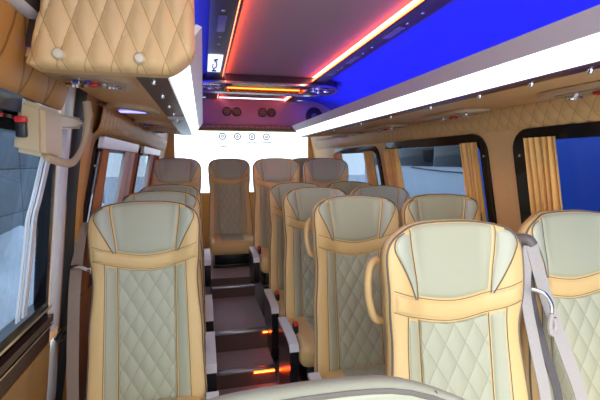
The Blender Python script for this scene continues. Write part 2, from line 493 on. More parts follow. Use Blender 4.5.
mb = MB(); mb.tube([at(q) for q in smooth_path([q93(p, .955) for p in [(1.10, 1.04, 1.0), (1.085, 1.03, .965), (1.09, 1.025, .94), (1.108, 1.03, .96), (1.105, 1.035, .99)]], 5)], .008, 8)
mb.build('belt_loop', BELT, t)
t = thing('seat_belt', 'grey brown seat belt down the window side of the nearest left seat', 'seat belt', (-.49, 1.80, 0))
mb = MB(); belt(mb, [(-.012, .06, 1.24), (-.022, .0, 1.12), (-.03, -.05, .96), (-.035, -.1, .7), (-.04, -.12, .45)], .022)
mb.build('strap', mat('belt_brown', (.30, .22, .17), .7, noise=.1), t)
mb = MB(); mb.tube(smooth_path([(-.035, -.06, 1.075), (.0, -.075, 1.08), (.03, -.085, 1.07), (.045, -.09, 1.072)], 5), .008, 8, flat=.5)
mb.build('buckle_tongue', CHROME, t)['label'] = 'chrome buckle tongue'

# ------------------------------------------------------------------ SETTING: floor and steps
Y0, Y1 = -.55, 5.16
fl = MB(); fl.box(-.78, 1.76, Y0, 5.2, -.06, 0)
struct('floor', fl, CARPET, label='dark carpeted bus floor', cat='floor')
def step(k, y0, y1, z0, z1, x0=.05, x1=.445):
    mb = MB(); mb.box(x0, x1, y0, y1, z0, z1)
    return struct('trim_%d' % k, mb, CARPET, label='carpeted aisle step', cat='step')
# aisle steps: z .11 from y 2.56, .25 from 2.86, .35 from 3.63, platform .416 from 3.70
def nosing(parent, y, z, x0=.052, x1=.443):
    mb = MB(); mb.box(x0, x1, y-.012, y+.035, z-.012, z+.006, .004); mb.build('nosing', STEEL, parent)['label'] = 'bright metal step nosing'
def riser(parent, y, z0, z1, x0=.052, x1=.443):
    mb = MB(); mb.box(x0, x1, y-.006, y+.002, z0, z1); mb.build('riser', RISER, parent)['label'] = 'dark brown riser'
for k, y0, y1, z0, z1 in ((1, 2.56, 2.87, 0, .11), (2, 2.86, 3.64, 0, .25), (3, 3.63, 3.71, 0, .35)):
    s_ = step(k, y0, y1-.01, z0+.001, z1)
    riser(s_, y0, (0, .11, .25)[k-1]+.001, z1-.012); nosing(s_, y0, z1)
pl = MB(); pl.box(-.66, 1.64, 3.66+.05, 5.1, .001, .416)
o = struct('trim_4', pl, CARPET, label='raised carpeted platform under the rear rows', cat='platform')
riser(o, 3.705, .352, .412)
# small lights under the nosings at the right end
for nm, y, z, lb in (('step_light', 2.545, .092, 'orange light glowing under the lowest step nosing'), ('step_light', 2.846, .232, 'orange light glowing at the right end of the second step nosing')):
    mb = MB(); mb.box(.30 if z < .1 else .405, .438, y-.001, y+.004, z-.003, z+.004)
    tag(mb.build(nm, LEDR), lb, 'light', 'step lights')

# ------------------------------------------------------------------ side walls
WY0 = -.3
# window openings (y0,z0,y1,z1)
RWIN = [(-.1, .86, 1.515, 1.645), (1.79, .86, 2.98, 1.645), (3.09, .86, 4.25, 1.63)]
LWIN = [(1.86, .86, 2.85, 1.60), (3.06, .86, 4.25, 1.60)]
RWIN[0] = (-.1, .86, 1.61, 1.645)
w = MB(); w.holed([(WY0, 0), (Y1, 0), (Y1, 1.90), (WY0, 1.90)], [rrect(*q, .10) for q in RWIN], RW, -.05, 0.)
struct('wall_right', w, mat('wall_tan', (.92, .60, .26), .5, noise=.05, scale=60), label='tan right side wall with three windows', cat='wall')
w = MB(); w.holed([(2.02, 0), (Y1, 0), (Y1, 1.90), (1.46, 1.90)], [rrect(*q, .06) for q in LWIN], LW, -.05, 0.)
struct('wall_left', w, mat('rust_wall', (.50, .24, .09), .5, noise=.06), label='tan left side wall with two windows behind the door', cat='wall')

def wall_window(k, q, M, fr=.10, top=.055, r=.10, glass=GL_TINT, lab=''):
    y0, z0, y1, z1 = q
    root = MB(); root.holed(rrect(y0+.002, z0+.002, y1-.002, z1-.002, r), [rrect(y0+fr, z0+.08, y1-fr, z1-top, .05)], M, -.035, .012)
    f = struct('window_%d' % k, root, GLOSSBLACK, label=lab, cat='window')
    g = MB(); g.prism(rrect(y0+fr-.01, z0+.07, y1-fr+.01, z1-top+.01, .05), M, -.022, -.017)
    go = g.build('glass', glass, f); go['label'] = 'dark tinted glass'
    # chrome fixing studs on the frame
    for yy in (y0+fr*.42, y1-fr*.42):
        p = Vector(M(yy, z1-.12, .012)); n = (Vector(M(yy, z1-.12, .05))-Vector(M(yy, z1-.12, 0))).normalized()
        st = MB(); st.lathe([(.007, 0), (.007, .004), (.004, .007)], Matrix.Translation(p) @ n.to_track_quat('Z', 'Y').to_matrix().to_4x4(), 12)
        st.build('stud', CHROME, f)['label'] = 'chrome stud'
    return f
wall_window(1, RWIN[0], RW, .10, lab='right front window in a black frame, blue body outside')
wall_window(2, RWIN[1], RW, .05, lab='middle right window in a rounded black frame')
wall_window(3, RWIN[2], RW, .05, lab='rear right window with two curtains')
wall_window(4, LWIN[0], LW, .05, .05, .06, lab='left window behind the door post')
wall_window(5, LWIN[1], LW, .05, .05, .06, lab='rear left window')

# curtains
def curtain(label, M, y0, y1, z0, z1, m, waves=5, c=.038, amp=.016, tie=0., name='curtain', flare=0.):
    ny, nz = waves*10+1, 14; front = []; back = []
    ph = random.random()*6
    for i in range(nz):
        t = i/(nz-1); z = z0+(z1-z0)*t; r1 = []; r2 = []
        pinch = 1-tie*math.sin(PI*min(1, (1-t)*1.0))
        for j in range(ny):
            s = j/(ny-1); yc = (y0+y1)/2
            y = yc+(s-.5)*(y1-y0)*(1+flare*(1-t))*pinch
            a = amp*(math.sin(s*waves*2*PI+ph+.5*math.sin(t*3))+.35*math.sin(s*waves*4.3*PI+ph*2))*(.75+.4*(1-t))
            r1.append(M(y, z, c+a)); r2.append(M(y, z, c+a-.003))
        front.append(r1); back.append(r2)
    mb = MB(); mb.grid(front); mb.grid(back, flip=True)
    mb.grid([front[0], back[0]]); mb.grid([front[-1], back[-1]])
    mb.grid([[r[0] for r in front], [r[0] for r in back]]); mb.grid([[r[-1] for r in front], [r[-1] for r in back]])
    return tag(mb.build(name, m, None, 1.2), label, 'curtain', 'curtains')
G = 'curtains'
curtain('orange pleated curtain at the front right window, right of the tan post', RW, 1.345, 1.495, .92, 1.60, CURT, 5)
curtain('orange curtain at the near end of the middle right window, left of the tan post', RW, 1.825, 1.955, .92, 1.597, CURT, 4)
curtain('orange curtain at the far end of the middle right window', RW, 2.71, 2.925, .92, 1.592, CURT, 5)
curtain('orange curtain at the near end of the rear right window', RW, 3.15, 3.34, .92, 1.585, CURT, 5)
curtain('orange curtain at the far end of the rear right window', RW, 3.95, 4.18, .92, 1.58, CURT, 5)
curtain('pale pink curtain at the far end of the first left window', LW, 2.38, 2.60, .92, 1.55, CURTP, 5)
curtain('rust coloured curtain beside the pale one at the first left window', LW, 2.62, 2.80, .92, 1.55, CURTR, 4)
curtain('narrow rust curtain at the near end of the first left window, by the door post', LW, 1.885, 1.955, .92, 1.55, CURTR, 2)
curtain('pale tied curtain at the rear left window', LW, 3.42, 3.62, .92, 1.55, CURTP, 4, tie=.35)
curtain('rust curtain at the far end of the rear left window', LW, 3.66, 4.0, .92, 1.55, CURTR, 6)
# white bars standing in for daylight reflected on the left window frames
for y0, y1, lb in ((1.87, 2.83, 'white bar standing in for reflected daylight over the left window behind the door post'), (3.07, 4.2, 'white bar standing in for reflected daylight over the rear left window')):
    t = thing('window_glare', lb, 'reflection', LW(y0, 1.58, .015), 'white reflection bars')
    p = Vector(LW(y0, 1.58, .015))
    mb = MB(); mb.prism(rrect(y0, 1.555, y1, 1.605, .012, 3), lambda a, b, c: tuple(Vector(LW(a, b, c))-p), .014, .034); mb.build('glare_bar', WHITEP, t)
    mb = MB(); mb.prism([(y0+.01, 1.540), (y1-.01, 1.540), (y1-.01, 1.552), (y0+.01, 1.552)], lambda a, b, c: tuple(Vector(LW(a, b, c))-p), .016, .030); mb.build('dark_bar', BLACK, t)['label'] = 'dark bar under the white one'

# quilted trim bands over the windows
def quilt_band(name, prof, y0, y1, m, qs, bulge, label, ny=None):
    """prof: list of (x,z) up the band; padded and stitched in diamonds"""
    P = smooth_path([(a, 0, b) for a, b in prof], 6); n = len(P)
    ny = ny or max(20, int((y1-y0)/.018)); rows = []; uvs = []; ln = [0]
    for i in range(1, n): ln.append(ln[-1]+(P[i]-P[i-1]).length)
    for i in range(n):
        t = (P[min(i+1, n-1)]-P[max(i-1, 0)]).normalized(); nn = Vector((-t.z, 0, t.x))
        if nn.x*bulge < 0: nn = -nn
        row = []; ur = []
        for j in range(ny):
            y = y0+(y1-y0)*j/(ny-1); qa = y/qs[0]+ln[i]/qs[1]; qb = y/qs[0]-ln[i]/qs[1]
            d = qs[2]*abs(math.sin(PI*qa)*math.sin(PI*qb))**.45
            row.append((P[i].x+nn.x*d, y, P[i].z+nn.z*d)); ur.append((qa, qb))
        rows.append(row); uvs.append(ur)
    mb = MB(); mb.grid(rows, uvs)
    b = [(P[0].x-(.03 if bulge < 0 else -.03)*-1, P[0].z), (P[-1].x-(.03 if bulge < 0 else -.03)*-1, P[-1].z)]
    r0 = [(b[0][0], y0+(y1-y0)*j/(ny-1), b[0][1]) for j in range(ny)]; r1 = [(b[1][0], y0+(y1-y0)*j/(ny-1), b[1][1]) for j in range(ny)]
    mb.grid([rows[0], r0]); mb.grid([r0, r1]); mb.grid([r1, rows[-1]])
    o = mb.build(name, m, None, 1.2); o['kind'] = 'structure'; tag(o, label, 'trim'); return o
quilt_band('trim_5', [(1.408, 1.648), (1.392, 1.668), (1.378, 1.70), (1.368, 1.735), (1.372, 1.752)], WY0, 4.9, QTAN, (.068, .10, .007), -1, 'quilted tan band above the right windows')
quilt_band('trim_6', [(-.436, 1.615), (-.415, 1.635), (-.400, 1.67), (-.392, 1.705), (-.395, 1.73)], 1.79, 4.75, QWALL, (.07, .16, .007), 1, 'quilted brown band above the left windows')
quilt_band('trim_7', [(-.432, 1.660), (-.418, 1.69), (-.400, 1.75), (-.392, 1.79), (-.386, 1.825)], WY0, 1.42, QWALL, (.16, .46, .006), 1, 'quilted tan panel above the front left door')

DE = lambda z: 1.47+(1.536-z)*.30-.004
for k, m_, z0, z1, lb in ((9, WHITEP, 1.826, 1.834, 'thin white piping above the quilted front panel'), (10, mat('taupe_band', (.17, .11, .07), .6), 1.835, 1.888, 'dark taupe band above the quilted front panel'), (11, WHITEP, 1.890, 1.915, 'white strip at the top front left')):
    b = MB(); b.prism([(-.392, z0), (-.366, z0), (-.355, z1), (-.392, z1)], lambda x, z, y: (x, y, z), WY0, 1.42); struct('trim_%d' % k, b, m_, label=lb, cat='trim')
# ------------------------------------------------------------------ front left: sliding door with window, post
d = MB(); d.holed([(WY0, .12), (DE(.12), .12), (DE(1.67), 1.67), (WY0, 1.67)], [[(-.1, .985), (DE(.985)-.03, .985), (DE(1.575)-.03, 1.575), (-.1, 1.575)]], LW, -.05, -.01)
door = struct('door_1', d, GLOSSBLACK, label='sliding door with a large tinted window and wood lower panel', cat='door')
g = MB(); g.prism([(-.11, .975), (DE(.975)-.02, .975), (DE(1.585)-.02, 1.585), (-.11, 1.585)], LW, -.034, -.028); g.build('glass', GL_DOOR, door)['label'] = 'tinted door glass'
b = MB(); b.prism([(WY0, .955), (DE(.955)-.004, .955), (DE(.966)-.004, .966), (WY0, .966)], LW, -.012, .004); b.build('rail', CHROME, door)['label'] = 'thin chrome rail under the glass'
b = MB(); b.prism([(WY0, .895), (DE(.895)-.004, .895), (DE(.925)-.004, .925), (WY0, .925)], LW, -.012, .012); b.build('sill', BROWN, door)['label'] = 'dark brown sill ledge'
b = MB(); b.prism([(WY0, .882), (DE(.882)-.004, .882), (DE(.889)-.004, .889), (WY0, .889)], LW, -.012, .014); b.build('rail', CHROME, door)['label'] = 'thin chrome rail under the sill'
b = MB(); b.prism([(WY0, .14), (DE(.14)-.004, .14), (DE(.80)-.004, .80), (WY0, .80)], LW, -.012, .006); b.build('lower_panel', WOOD, door)['label'] = 'wood coloured lower panel'
b = MB(); b.prism([(WY0, .80), (DE(.80)-.004, .80), (DE(.882)-.004, .882), (WY0, .882)], LW, -.012, .002); b.build('upper_rail', BROWN, door)['label'] = 'dark brown band with a small white mark'
b = MB(); b.prism([(WY0, 1.600), (DE(1.600)-.004, 1.600), (DE(1.609)-.004, 1.609), (WY0, 1.609)], LW, -.012, .0); b.build('rail', CHROME, door)['label'] = 'thin chrome rail above the glass'
CURVE = [(1.425, 1.55), (1.410, 1.507), (1.396, 1.425), (1.386, 1.376), (1.374, 1.327), (1.388, 1.246), (1.40, 1.16), (1.42, 1.0)]
# bright curved seal strip along the rear end of the glass
for dy, wd in ((0, .028), (-.040, .005), (-.056, .004)):
    pts = [LW(y+dy, z, -.012) for y, z in CURVE]
    b = MB(); P = smooth_path(pts, 6); rows = []
    for p in P: rows.append([p+Vector((.003, -wd/2, 0)), p+Vector((.003, wd/2, 0)), p+Vector((-.003, wd/2, 0)), p+Vector((-.003, -wd/2, 0))])
    b.grid(rows, closed_u=True); b.build('glass_seal', WHITEP, door)['label'] = 'white curved strip along the glass edge'
# door post: white weather strip, black rubber, tan cover
post = thing('door_post', 'tall door post with white strip and black rubber seal', 'post', (-.6, 1.62, 0))
pm = lambda a, b, c: tuple(Vector(LW(a, b, c))-Vector((-.6, 1.62, 0)))
def post_strip(name, lo, hi, m, c0, c1, lab, n=30):
    """strip standing on the wall between the curves lo(z) and hi(z), rounded to the inside"""
    z0, z1 = max(lo[0][0], hi[0][0]), min(lo[-1][0], hi[-1][0]); rows = []
    f = lambda tab, z: next(a[1]+(b_[1]-a[1])*(z-a[0])/(b_[0]-a[0]) for a, b_ in zip(tab, tab[1:]) if z <= b_[0]+1e-6)
    for z in lin(z0, z1, n):
        a, b_ = f(lo, z), f(hi, z)
        rows.append([pm(a+(b_-a)*k, z, c0+(c1-c0)*q) for k, q in ((0, 0), (.02, .6), (.18, 1), (.82, 1), (.98, .6), (1, 0))])
    mb = MB(); mb.grid(rows, closed_u=True); mb.f += [tuple(range(6))[::-1], tuple((n-1)*6+k for k in range(6))]
    o = mb.build(name, m, post); o['label'] = lab; return o
wl = [(.834, 1.693), (1.06, 1.624), (1.366, 1.528), (1.536, 1.481), (1.719, 1.440), (1.80, 1.43)]
wr_ = [(.80, 1.800), (1.031, 1.725), (1.358, 1.615), (1.538, 1.562), (1.731, 1.520), (1.80, 1.51)]
bl = [(.12, 1.97), (.425, 1.93), (.787, 1.806), (1.031, 1.727), (1.358, 1.617), (1.538, 1.564), (1.731, 1.523), (1.80, 1.515)]
br = [(.12, 2.09), (.653, 1.99), (1.084, 1.835), (1.347, 1.734), (1.542, 1.691), (1.753, 1.647), (1.80, 1.64)]
ol = [(.12, 2.092), (.653, 1.992), (1.084, 1.837), (1.347, 1.736), (1.542, 1.693), (1.69, 1.662)]
orr = [(.12, 2.30), (.569, 2.12), (1.048, 1.955), (1.336, 1.850), (1.545, 1.815), (1.69, 1.79)]
post_strip('white_strip', wl, wr_, WHITEP, -.012, .003, 'white weather strip')
post_strip('white_strip', [(.42, 1.835), (.512, 1.813), (.679, 1.745), (.745, 1.735), (.775, 1.752)], [(.42, 1.85), (.45, 1.93), (.61, 1.876), (.745, 1.80), (.775, 1.775)], WHITEP, -.012, .003, 'lower white weather strip', 16)
b = MB(); b.tube(smooth_path([pm(1.70, .80, .02), pm(1.75, .815, .024), pm(1.80, .805, .024), pm(1.82, .78, .024), pm(1.78, .77, .026), pm(1.72, .785, .024)], 4), .008, 8); b.build('tie', BLACK, post)['label'] = 'black cord tie'
post_strip('rubber_seal', bl, br, RUBBER, -.012, .008, 'black rubber seal')
post_strip('cover', ol, orr, mat('ochre_cover', (.66, .33, .085), .5, noise=.05), -.012, .006, 'ochre leather cover')

# belt housing with strap on the left wall
bx = thing('belt_housing', 'beige plastic belt housing with a red button on the front left wall', 'seat belt housing', (-.43, 1.12, 1.5))
def bp(x, y, z): return (x+.43, y-1.12, z-1.5)
b = MB()
def hexa(mb, pts8): mb.add(pts8, [(0, 1, 2, 3), (7, 6, 5, 4), (0, 4, 5, 1), (1, 5, 6, 2), (2, 6, 7, 3), (3, 7, 4, 0)])
def bevel_mb(mb, off, seg=3):
    bm = bmesh.new(); me = bpy.data.meshes.new('t'); me.from_pydata(mb.v, [], mb.f); bm.from_mesh(me)
    bmesh.ops.recalc_face_normals(bm, faces=bm.faces[:])
    bmesh.ops.bevel(bm, geom=bm.edges[:], offset=off, segments=seg, affect='EDGES'); bm.verts.index_update()
    o = MB(); o.add([v.co[:] for v in bm.verts], [[v.index for v in f.verts] for f in bm.faces]); bm.free(); return o
hexa(b, [bp(*p) for p in ((-.446, 1.10, 1.525), (-.376, 1.10, 1.508), (-.372, 1.10, 1.632), (-.424, 1.10, 1.650),
                          (-.446, 1.225, 1.515), (-.372, 1.225, 1.503), (-.364, 1.225, 1.632), (-.424, 1.225, 1.650))])
bevel_mb(b, .011, 4).build('case', HOUSING, bx)
b = MB(); hexa(b, [bp(*p) for p in ((-.420, 1.215, 1.585), (-.374, 1.215, 1.585), (-.370, 1.215, 1.628), (-.420, 1.215, 1.634),
                                  (-.420, 1.415, 1.602), (-.370, 1.415, 1.602), (-.368, 1.415, 1.634), (-.420, 1.415, 1.640))])
bevel_mb(b, .007).build('arm', HOUSING, bx)
b = MB(); b.box(*(bp(-.432, 0, 0)[0], bp(-.408, 0, 0)[0], bp(0, 1.088, 0)[1], bp(0, 1.112, 0)[1], bp(0, 0, 1.556)[2], bp(0, 0, 1.598)[2]), .005); b.build('latch', BLACK, bx)['label'] = 'black latch'
b = MB(); b.box(bp(-.430, 0, 0)[0], bp(-.404, 0, 0)[0], bp(0, 1.080, 0)[1], bp(0, 1.098, 0)[1], bp(0, 0, 1.590)[2], bp(0, 0, 1.606)[2], .005); b.build('release_button', RED, bx)['label'] = 'red release button'
b = MB(); b.tube([bp(*p) for p in smooth_path([(-.384, 1.14, 1.509), (-.367, 1.22, 1.494), (-.366, 1.30, 1.501), (-.364, 1.38, 1.545), (-.360, 1.42, 1.60), (-.356, 1.432, 1.650), (-.358, 1.432, 1.690)], 6)], [.0115]*22+[.013]*7+[.016]*8, 10, flat=.75)
b.build('strap', BELTT, bx)['label'] = 'tan looped strap'
b = MB(); b.lathe([(.007, 0), (.007, .006), (.004, .009)], Matrix.Translation(Vector(bp(-.371, 1.395, 1.617))) @ Matrix.Rotation(PI/2, 4, 'Y'), 12); b.build('stud', CHROME, bx)
dv = thing('sensor_box', 'small slate coloured box above the door glass, left of the beige belt housing', 'box', LW(.98, 1.634, 0))
dm = lambda a, b_, c: tuple(Vector(LW(.98+a, 1.634+b_, c))-Vector(LW(.98, 1.634, 0)))
b = MB(); b.prism(rrect(-.16, -.018, .13, .022, .006, 3), dm, -.008, .012); b.build('case', mat('slate_case', (.035, .055, .09), .4, noise=.05), dv)
b = MB(); b.prism(rrect(-.15, -.012, .06, .014, .004, 3), dm, .011, .014); b.build('cover', BLACK, dv)

# ------------------------------------------------------------------ ceiling
CZ = 2.10
b = MB(); b.box(.150, .782, .15, 3.90, CZ, CZ+.03)
ce = struct('ceiling', b, CEIL, label='grey carpeted ceiling panel', cat='ceiling')
def cove(prof, y0, y1):
    P = smooth_path([(a, 0, z) for a, z in prof], 8); mb = MB()
    lo = [[(p.x, y, p.z) for p in P] for y in lin(y0, y1, 12)]; up = [[(p.x, y, p.z+.03) for p in P] for y in lin(y0, y1, 12)]
    mb.grid(lo); mb.grid(up, flip=True); mb.grid([lo[0], up[0]]); mb.grid([lo[-1], up[-1]])
    mb.grid([[r[0] for r in lo], [r[0] for r in up]]); mb.grid([[r[-1] for r in lo], [r[-1] for r in up]]); return mb
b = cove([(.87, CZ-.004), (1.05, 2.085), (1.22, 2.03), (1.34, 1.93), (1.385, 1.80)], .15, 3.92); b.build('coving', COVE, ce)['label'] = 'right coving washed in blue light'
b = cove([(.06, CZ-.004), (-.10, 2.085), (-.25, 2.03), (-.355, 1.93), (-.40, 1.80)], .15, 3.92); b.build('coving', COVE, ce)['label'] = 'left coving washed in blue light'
# rear lower ceiling behind the bulkhead
b = MB(); b.box(-.42, 1.40, 3.92, Y1, 1.905, 1.935); b.build('rear_ceiling', BULK, ce)['label'] = 'lower ceiling over the rear rows'
# dark service strips beside the carpet
def service_strip(x0, x1, label, inner):
    t = thing('service_strip', label, 'ceiling strip', ((x0+x1)/2, 1.8, CZ), 'dark ceiling strips')
    cx = (x0+x1)/2
    mb = MB(); mb.box(x0-cx, x1-cx, .15-1.8, 3.86-1.8, -.030, -.009, .004); mb.build('housing', STRIPD, t)
    return t
ls = service_strip(.036, .140, 'dark ceiling strip left of the carpeted panel', 1)
rs = service_strip(.792, .885, 'dark ceiling strip right of the carpeted panel', -1)
for root, ys in ((ls, ((1.66, .20), )), (rs, ((1.62, .16), (2.12, .16), (2.5, .12)))):
    for y, l in ys:
        mb = MB(); mb.box(-.018, .018, y-1.8, y-1.8+l, -.034, -.0295, .004); mb.build('reading_panel', mat('panel_violet', (.20, .18, .34), .35) if 'panel_violet' not in MATS else MATS['panel_violet'], root)['label'] = 'pale violet light panel'
    for y in ((1.45, 1.60, 1.93, 2.05) if root is ls else (1.45, 1.57, 1.93, 2.05, 2.38, 2.45)):
        mb = MB(); mb.lathe([(.008, 0), (.008, -.004), (.005, -.006)], Matrix.Translation((0.0, y-1.8, -.0295)), 12); mb.build('stud', CHROME, root)['label'] = 'small chrome stud'
sg = thing('notice_plate', 'lit white plate with a dark hook mark on the left ceiling strip', 'sign', (.080, 2.45, CZ-.031), None)
mb = MB(); mb.box(-.040, .040, -.20, .22, -.005, .0, .003); mb.build('plate', emit_mat('notice_white', (.75, .82, 1.0), .75), sg)
mb = MB(); mb.tube([(.006, -.06, -.0065), (.012, .0, -.0065), (.010, .07, -.0065), (-.004, .12, -.0065), (-.002, .17, -.0065)], .004, 6)
mb.tube([(.006, -.06, -.0065), (-.004, -.10, -.0065), (.012, -.12, -.0065)], .006, 6)
mb.tube([(-.014, .165, -.0065), (.012, .165, -.0065)], .007, 6); mb.tube([(-.010, .0, -.0065), (-.012, .07, -.0065), (-.004, .12, -.0065)], .003, 6)
mb.build('hook_mark', BLACK, sg)['label'] = 'dark hook mark'
# orange LED strips along the carpet
for x0, x1, lb in ((.144, .153, 'orange LED strip along the left edge of the carpeted ceiling'), (.779, .788, 'orange LED strip along the right edge of the carpeted ceiling')):
    mb = MB(); mb.box(x0, x1, .16, 3.86, CZ-.030, CZ-.019)
    o = tag(mb.build('led_strip', LEDO), lb, 'light strip', 'orange ceiling LED strips')
    mb = MB(); mb.box(x0-.001, x1+.001, .155, 3.86, CZ-.034, CZ-.0305); mb.build('channel', BLACK, o)['label'] = 'dark bar added under the strip to block its downward light'  # added to keep the orange light from reddening the cabin

# roof hatch / air unit across the ceiling
ac = thing('roof_air_unit', 'dark chrome-trimmed air unit hanging across the rear of the ceiling', 'air vent', (.48, 3.10, CZ))
def stadium(a, b, r=.18, n=8): return rrect(-a, -b, a, b, min(r, b), n)
mb = MB(); mb.holed(stadium(.55, .24, .20), [stadium(.30, .115, .05)], lambda a, b, c: (a, b, c), -.055, -.001); mb.build('frame', mat('unit_dark', (.05, .03, .045), .2), ac, .5)
mb = MB(); mb.holed(stadium(.555, .245, .20), [stadium(.535, .225, .19)], lambda a, b, c: (a, b, c), -.062, -.050); mb.build('trim_ring', CHROME, ac, .5)['label'] = 'chrome outer rim'
mb = MB(); mb.holed(stadium(.315, .13, .055), [stadium(.295, .11, .05)], lambda a, b, c: (a, b, c), -.063, -.052); mb.build('trim_ring', mat('bronze_trim', (.75, .45, .18), .25, metal=1), ac, .5)['label'] = 'bronze inner rim'
mb = MB(); mb.box(-.29, .29, -.105, .105, -.020, -.010); mb.build('grille', BLACK, ac)
for k in range(7):
    pass
mb = MB()
for k in range(9): mb.box(-.285, .285, -.10+k*.025-.003, -.10+k*.025+.003, -.032, -.02)
mb.build('grille_slats', STRIPD, ac)
mb = MB(); mb.box(-.295, .295, .098, .104, -.040, -.030); mb.build('orange_light', LEDO, ac)['label'] = 'orange light inside the unit'
mb = MB(); mb.box(-.27, .27, .243, .249, -.044, -.020); mb.build('orange_light', LEDO, ac)['label'] = 'added orange light behind the unit, reddening the bulkhead'  # added out of sight to throw a red glow on the bulkhead
for sx in (-1, 1):
    for k in range(3):
        mb = MB(); mb.lathe([(.026, 0), (.026, -.008), (.016, -.014), (.014, -.006)], Matrix.Translation((sx*(.36+k*.055), -.05+.05*(k % 2), -.055)), 18); mb.build('nozzle', CHROME, ac)['label'] = 'chrome air nozzle'
    mb = MB(); mb.box(sx*.42-.07, sx*.42+.07, -.145, -.115, -.062, -.054, .003); mb.build('control_strip', CHROME, ac)['label'] = 'chrome control strip'

# bulkhead with round outlets
def BK(x, z, c=0.):
    return (x, 3.87-c, z)
b = MB(); b.prism([(-.40, 1.835), (1.39, 1.835), (1.30, 1.98), (1.10, 2.085), (-.12, 2.085), (-.30, 1.98)], lambda a, z, c: BK(a, z, c), -.05, 0.)
struct('wall_bulkhead', b, BULK, label='padded bulkhead with round outlets above the rear rows', cat='wall')
def outlet(x, z, r, label, group, name='air_outlet', cat='air vent', m=None):
    p = Vector(BK(x, z, .001)); n = (Vector(BK(x, z, .1))-Vector(BK(x, z, 0))).normalized()
    q = n.to_track_quat('Z', 'Y'); t = thing(name, label, cat, p, group); t.rotation_mode = 'QUATERNION'; t.rotation_quaternion = q
    mb = MB(); mb.lathe([(r, 0), (r, .008), (r*.86, .014), (r*.78, .006), (r*.78, .002)], Matrix(), 28); mb.build('rim', m or BLACK, t)
    mb = MB()
    for k in (-1, 0, 1): mb.box(-r*.7, r*.7, k*r*.42-.003, k*r*.42+.003, .002, .011)
    mb.build('vanes', STRIPD, t)
    return t
for x, lb in ((.228, 'round black outlet, leftmost of four on the bulkhead'), (.318, 'round black outlet, second from left on the bulkhead'), (.565, 'round black outlet, third from left on the bulkhead'), (.652, 'round black outlet, rightmost of the four small ones')):
    outlet(x, 1.962, .042, lb, 'round bulkhead outlets')
sp = thing('speaker', 'large round blue-lit speaker at the right end of the bulkhead', 'speaker', BK(1.075, 1.94, .001))
n = (Vector(BK(0, 1.9, .1))-Vector(BK(0, 1.9, 0))).normalized(); sp.rotation_mode = 'QUATERNION'; sp.rotation_quaternion = n.to_track_quat('Z', 'Y')
MB().lathe([(.085, 0), (.085, .012), (.074, .018), (.070, .012)], Matrix(), 32).build('rim', BLACK, sp)
MB().lathe([(.069, .002), (.060, .006), (.03, .012), (.012, .014)], Matrix(), 32).build('grille', mat('speaker_grille', (.10, .10, .16), .5, noise=.4, scale=300), sp)
b = MB()
rows = []; uvs = []
for i in range(9):
    a = i/8*PI; row = []; ur = []
    for j in range(150):
        x = -.36+(1.34+.36)*j/149; qa = x/.05+i/8; qb = x/.05-i/8
        k = .004*abs(math.sin(PI*qa)*math.sin(PI*qb))**.5
        row.append((x, 3.80-(.025+k)*math.sin(a), 1.815-.024*math.cos(a))); ur.append((qa, qb))
    rows.append(row); uvs.append(ur)
b.grid(rows, uvs); b.grid([rows[0], rows[-1]])
o = b.build('trim_8', quilt_mat('quilted_dark', (.24, .17, .13), (.10, .07, .05), .5, .05)); o['kind'] = 'structure'; tag(o, 'dark quilted roll under the bulkhead', 'trim')

# ------------------------------------------------------------------ luggage racks
def rack(label, X, y0, y1, side):
    """X maps distance d inward from wall (0=inner front edge .. ) ; side=+1 right rack, -1 left"""
    t = thing('luggage_rack', label, 'luggage rack', (X(0), (y0+y1)/2, 1.73), 'overhead luggage racks')
    ox, oy, oz = X(0), (y0+y1)/2, 1.73
    P = lambda d, y, z: (X(d)-ox, y-oy, z-oz)
    wid = RACKW[side]
    def bar(poly, name, m, lab=None, a=y0, b_=y1, sharp=.5, parent=None):
        mb = MB(); mb.prism(poly, lambda d, z, y: P(d, y, z), a, b_); o = mb.build(name, m, parent or t, sharp)
        if lab: o['label'] = lab
        return o
    de = .085 if side < 0 else .030
    und = bar([(de, 1.722), (wid, 1.745), (wid, 1.765), (de, 1.752)], 'underside', TAN, 'tan underside', y0+.06)
    bar([(.004, 1.722), (de, 1.720), (de, 1.750), (.004, 1.740)], 'dark_edge', BROWN, 'dark brown edge under the light panel')
    bar([(.0, 1.730), (-.052, 1.776), (-.040, 1.792), (.014, 1.752)], 'light_panel', LEDW, 'white LED light panel', y0+.02, y1-.01)
    bar([(-.053, 1.777), (-.088, 1.822), (-.075, 1.828), (-.038, 1.790)], 'lip', mat('rack_lip', (.62, .58, .62), .35) if 'rack_lip' not in MATS else MATS['rack_lip'], 'pale grey lip above the light panel')
    bar([(-.036, 1.770), (-.030, 1.770), (-.030, 1.806), (-.036, 1.806)], 'blue_baffle', BLACK, 'unseen dark fin keeping the blue light off the ceiling carpet', y0+.03, y1-.03)  # hidden fin added to shade the ceiling carpet from the blue strip
    bar([(-.030, 1.782), (-.026, 1.782), (-.026, 1.802), (-.030, 1.802)], 'blue_strip', LEDB, 'blue LED strip behind the lip', y0+.30, y1-.03)
    return t, P, bar
RACKW = {1: .48, -1: .318}
rt, RP, rbar = rack('right overhead luggage rack with a long white light panel', lambda d: .893+d, WY0, 3.66, 1)
lt, LP, lbar = rack('left overhead luggage rack with a quilted tan end panel', lambda d: -.083-d, 1.03, 3.62, -1)

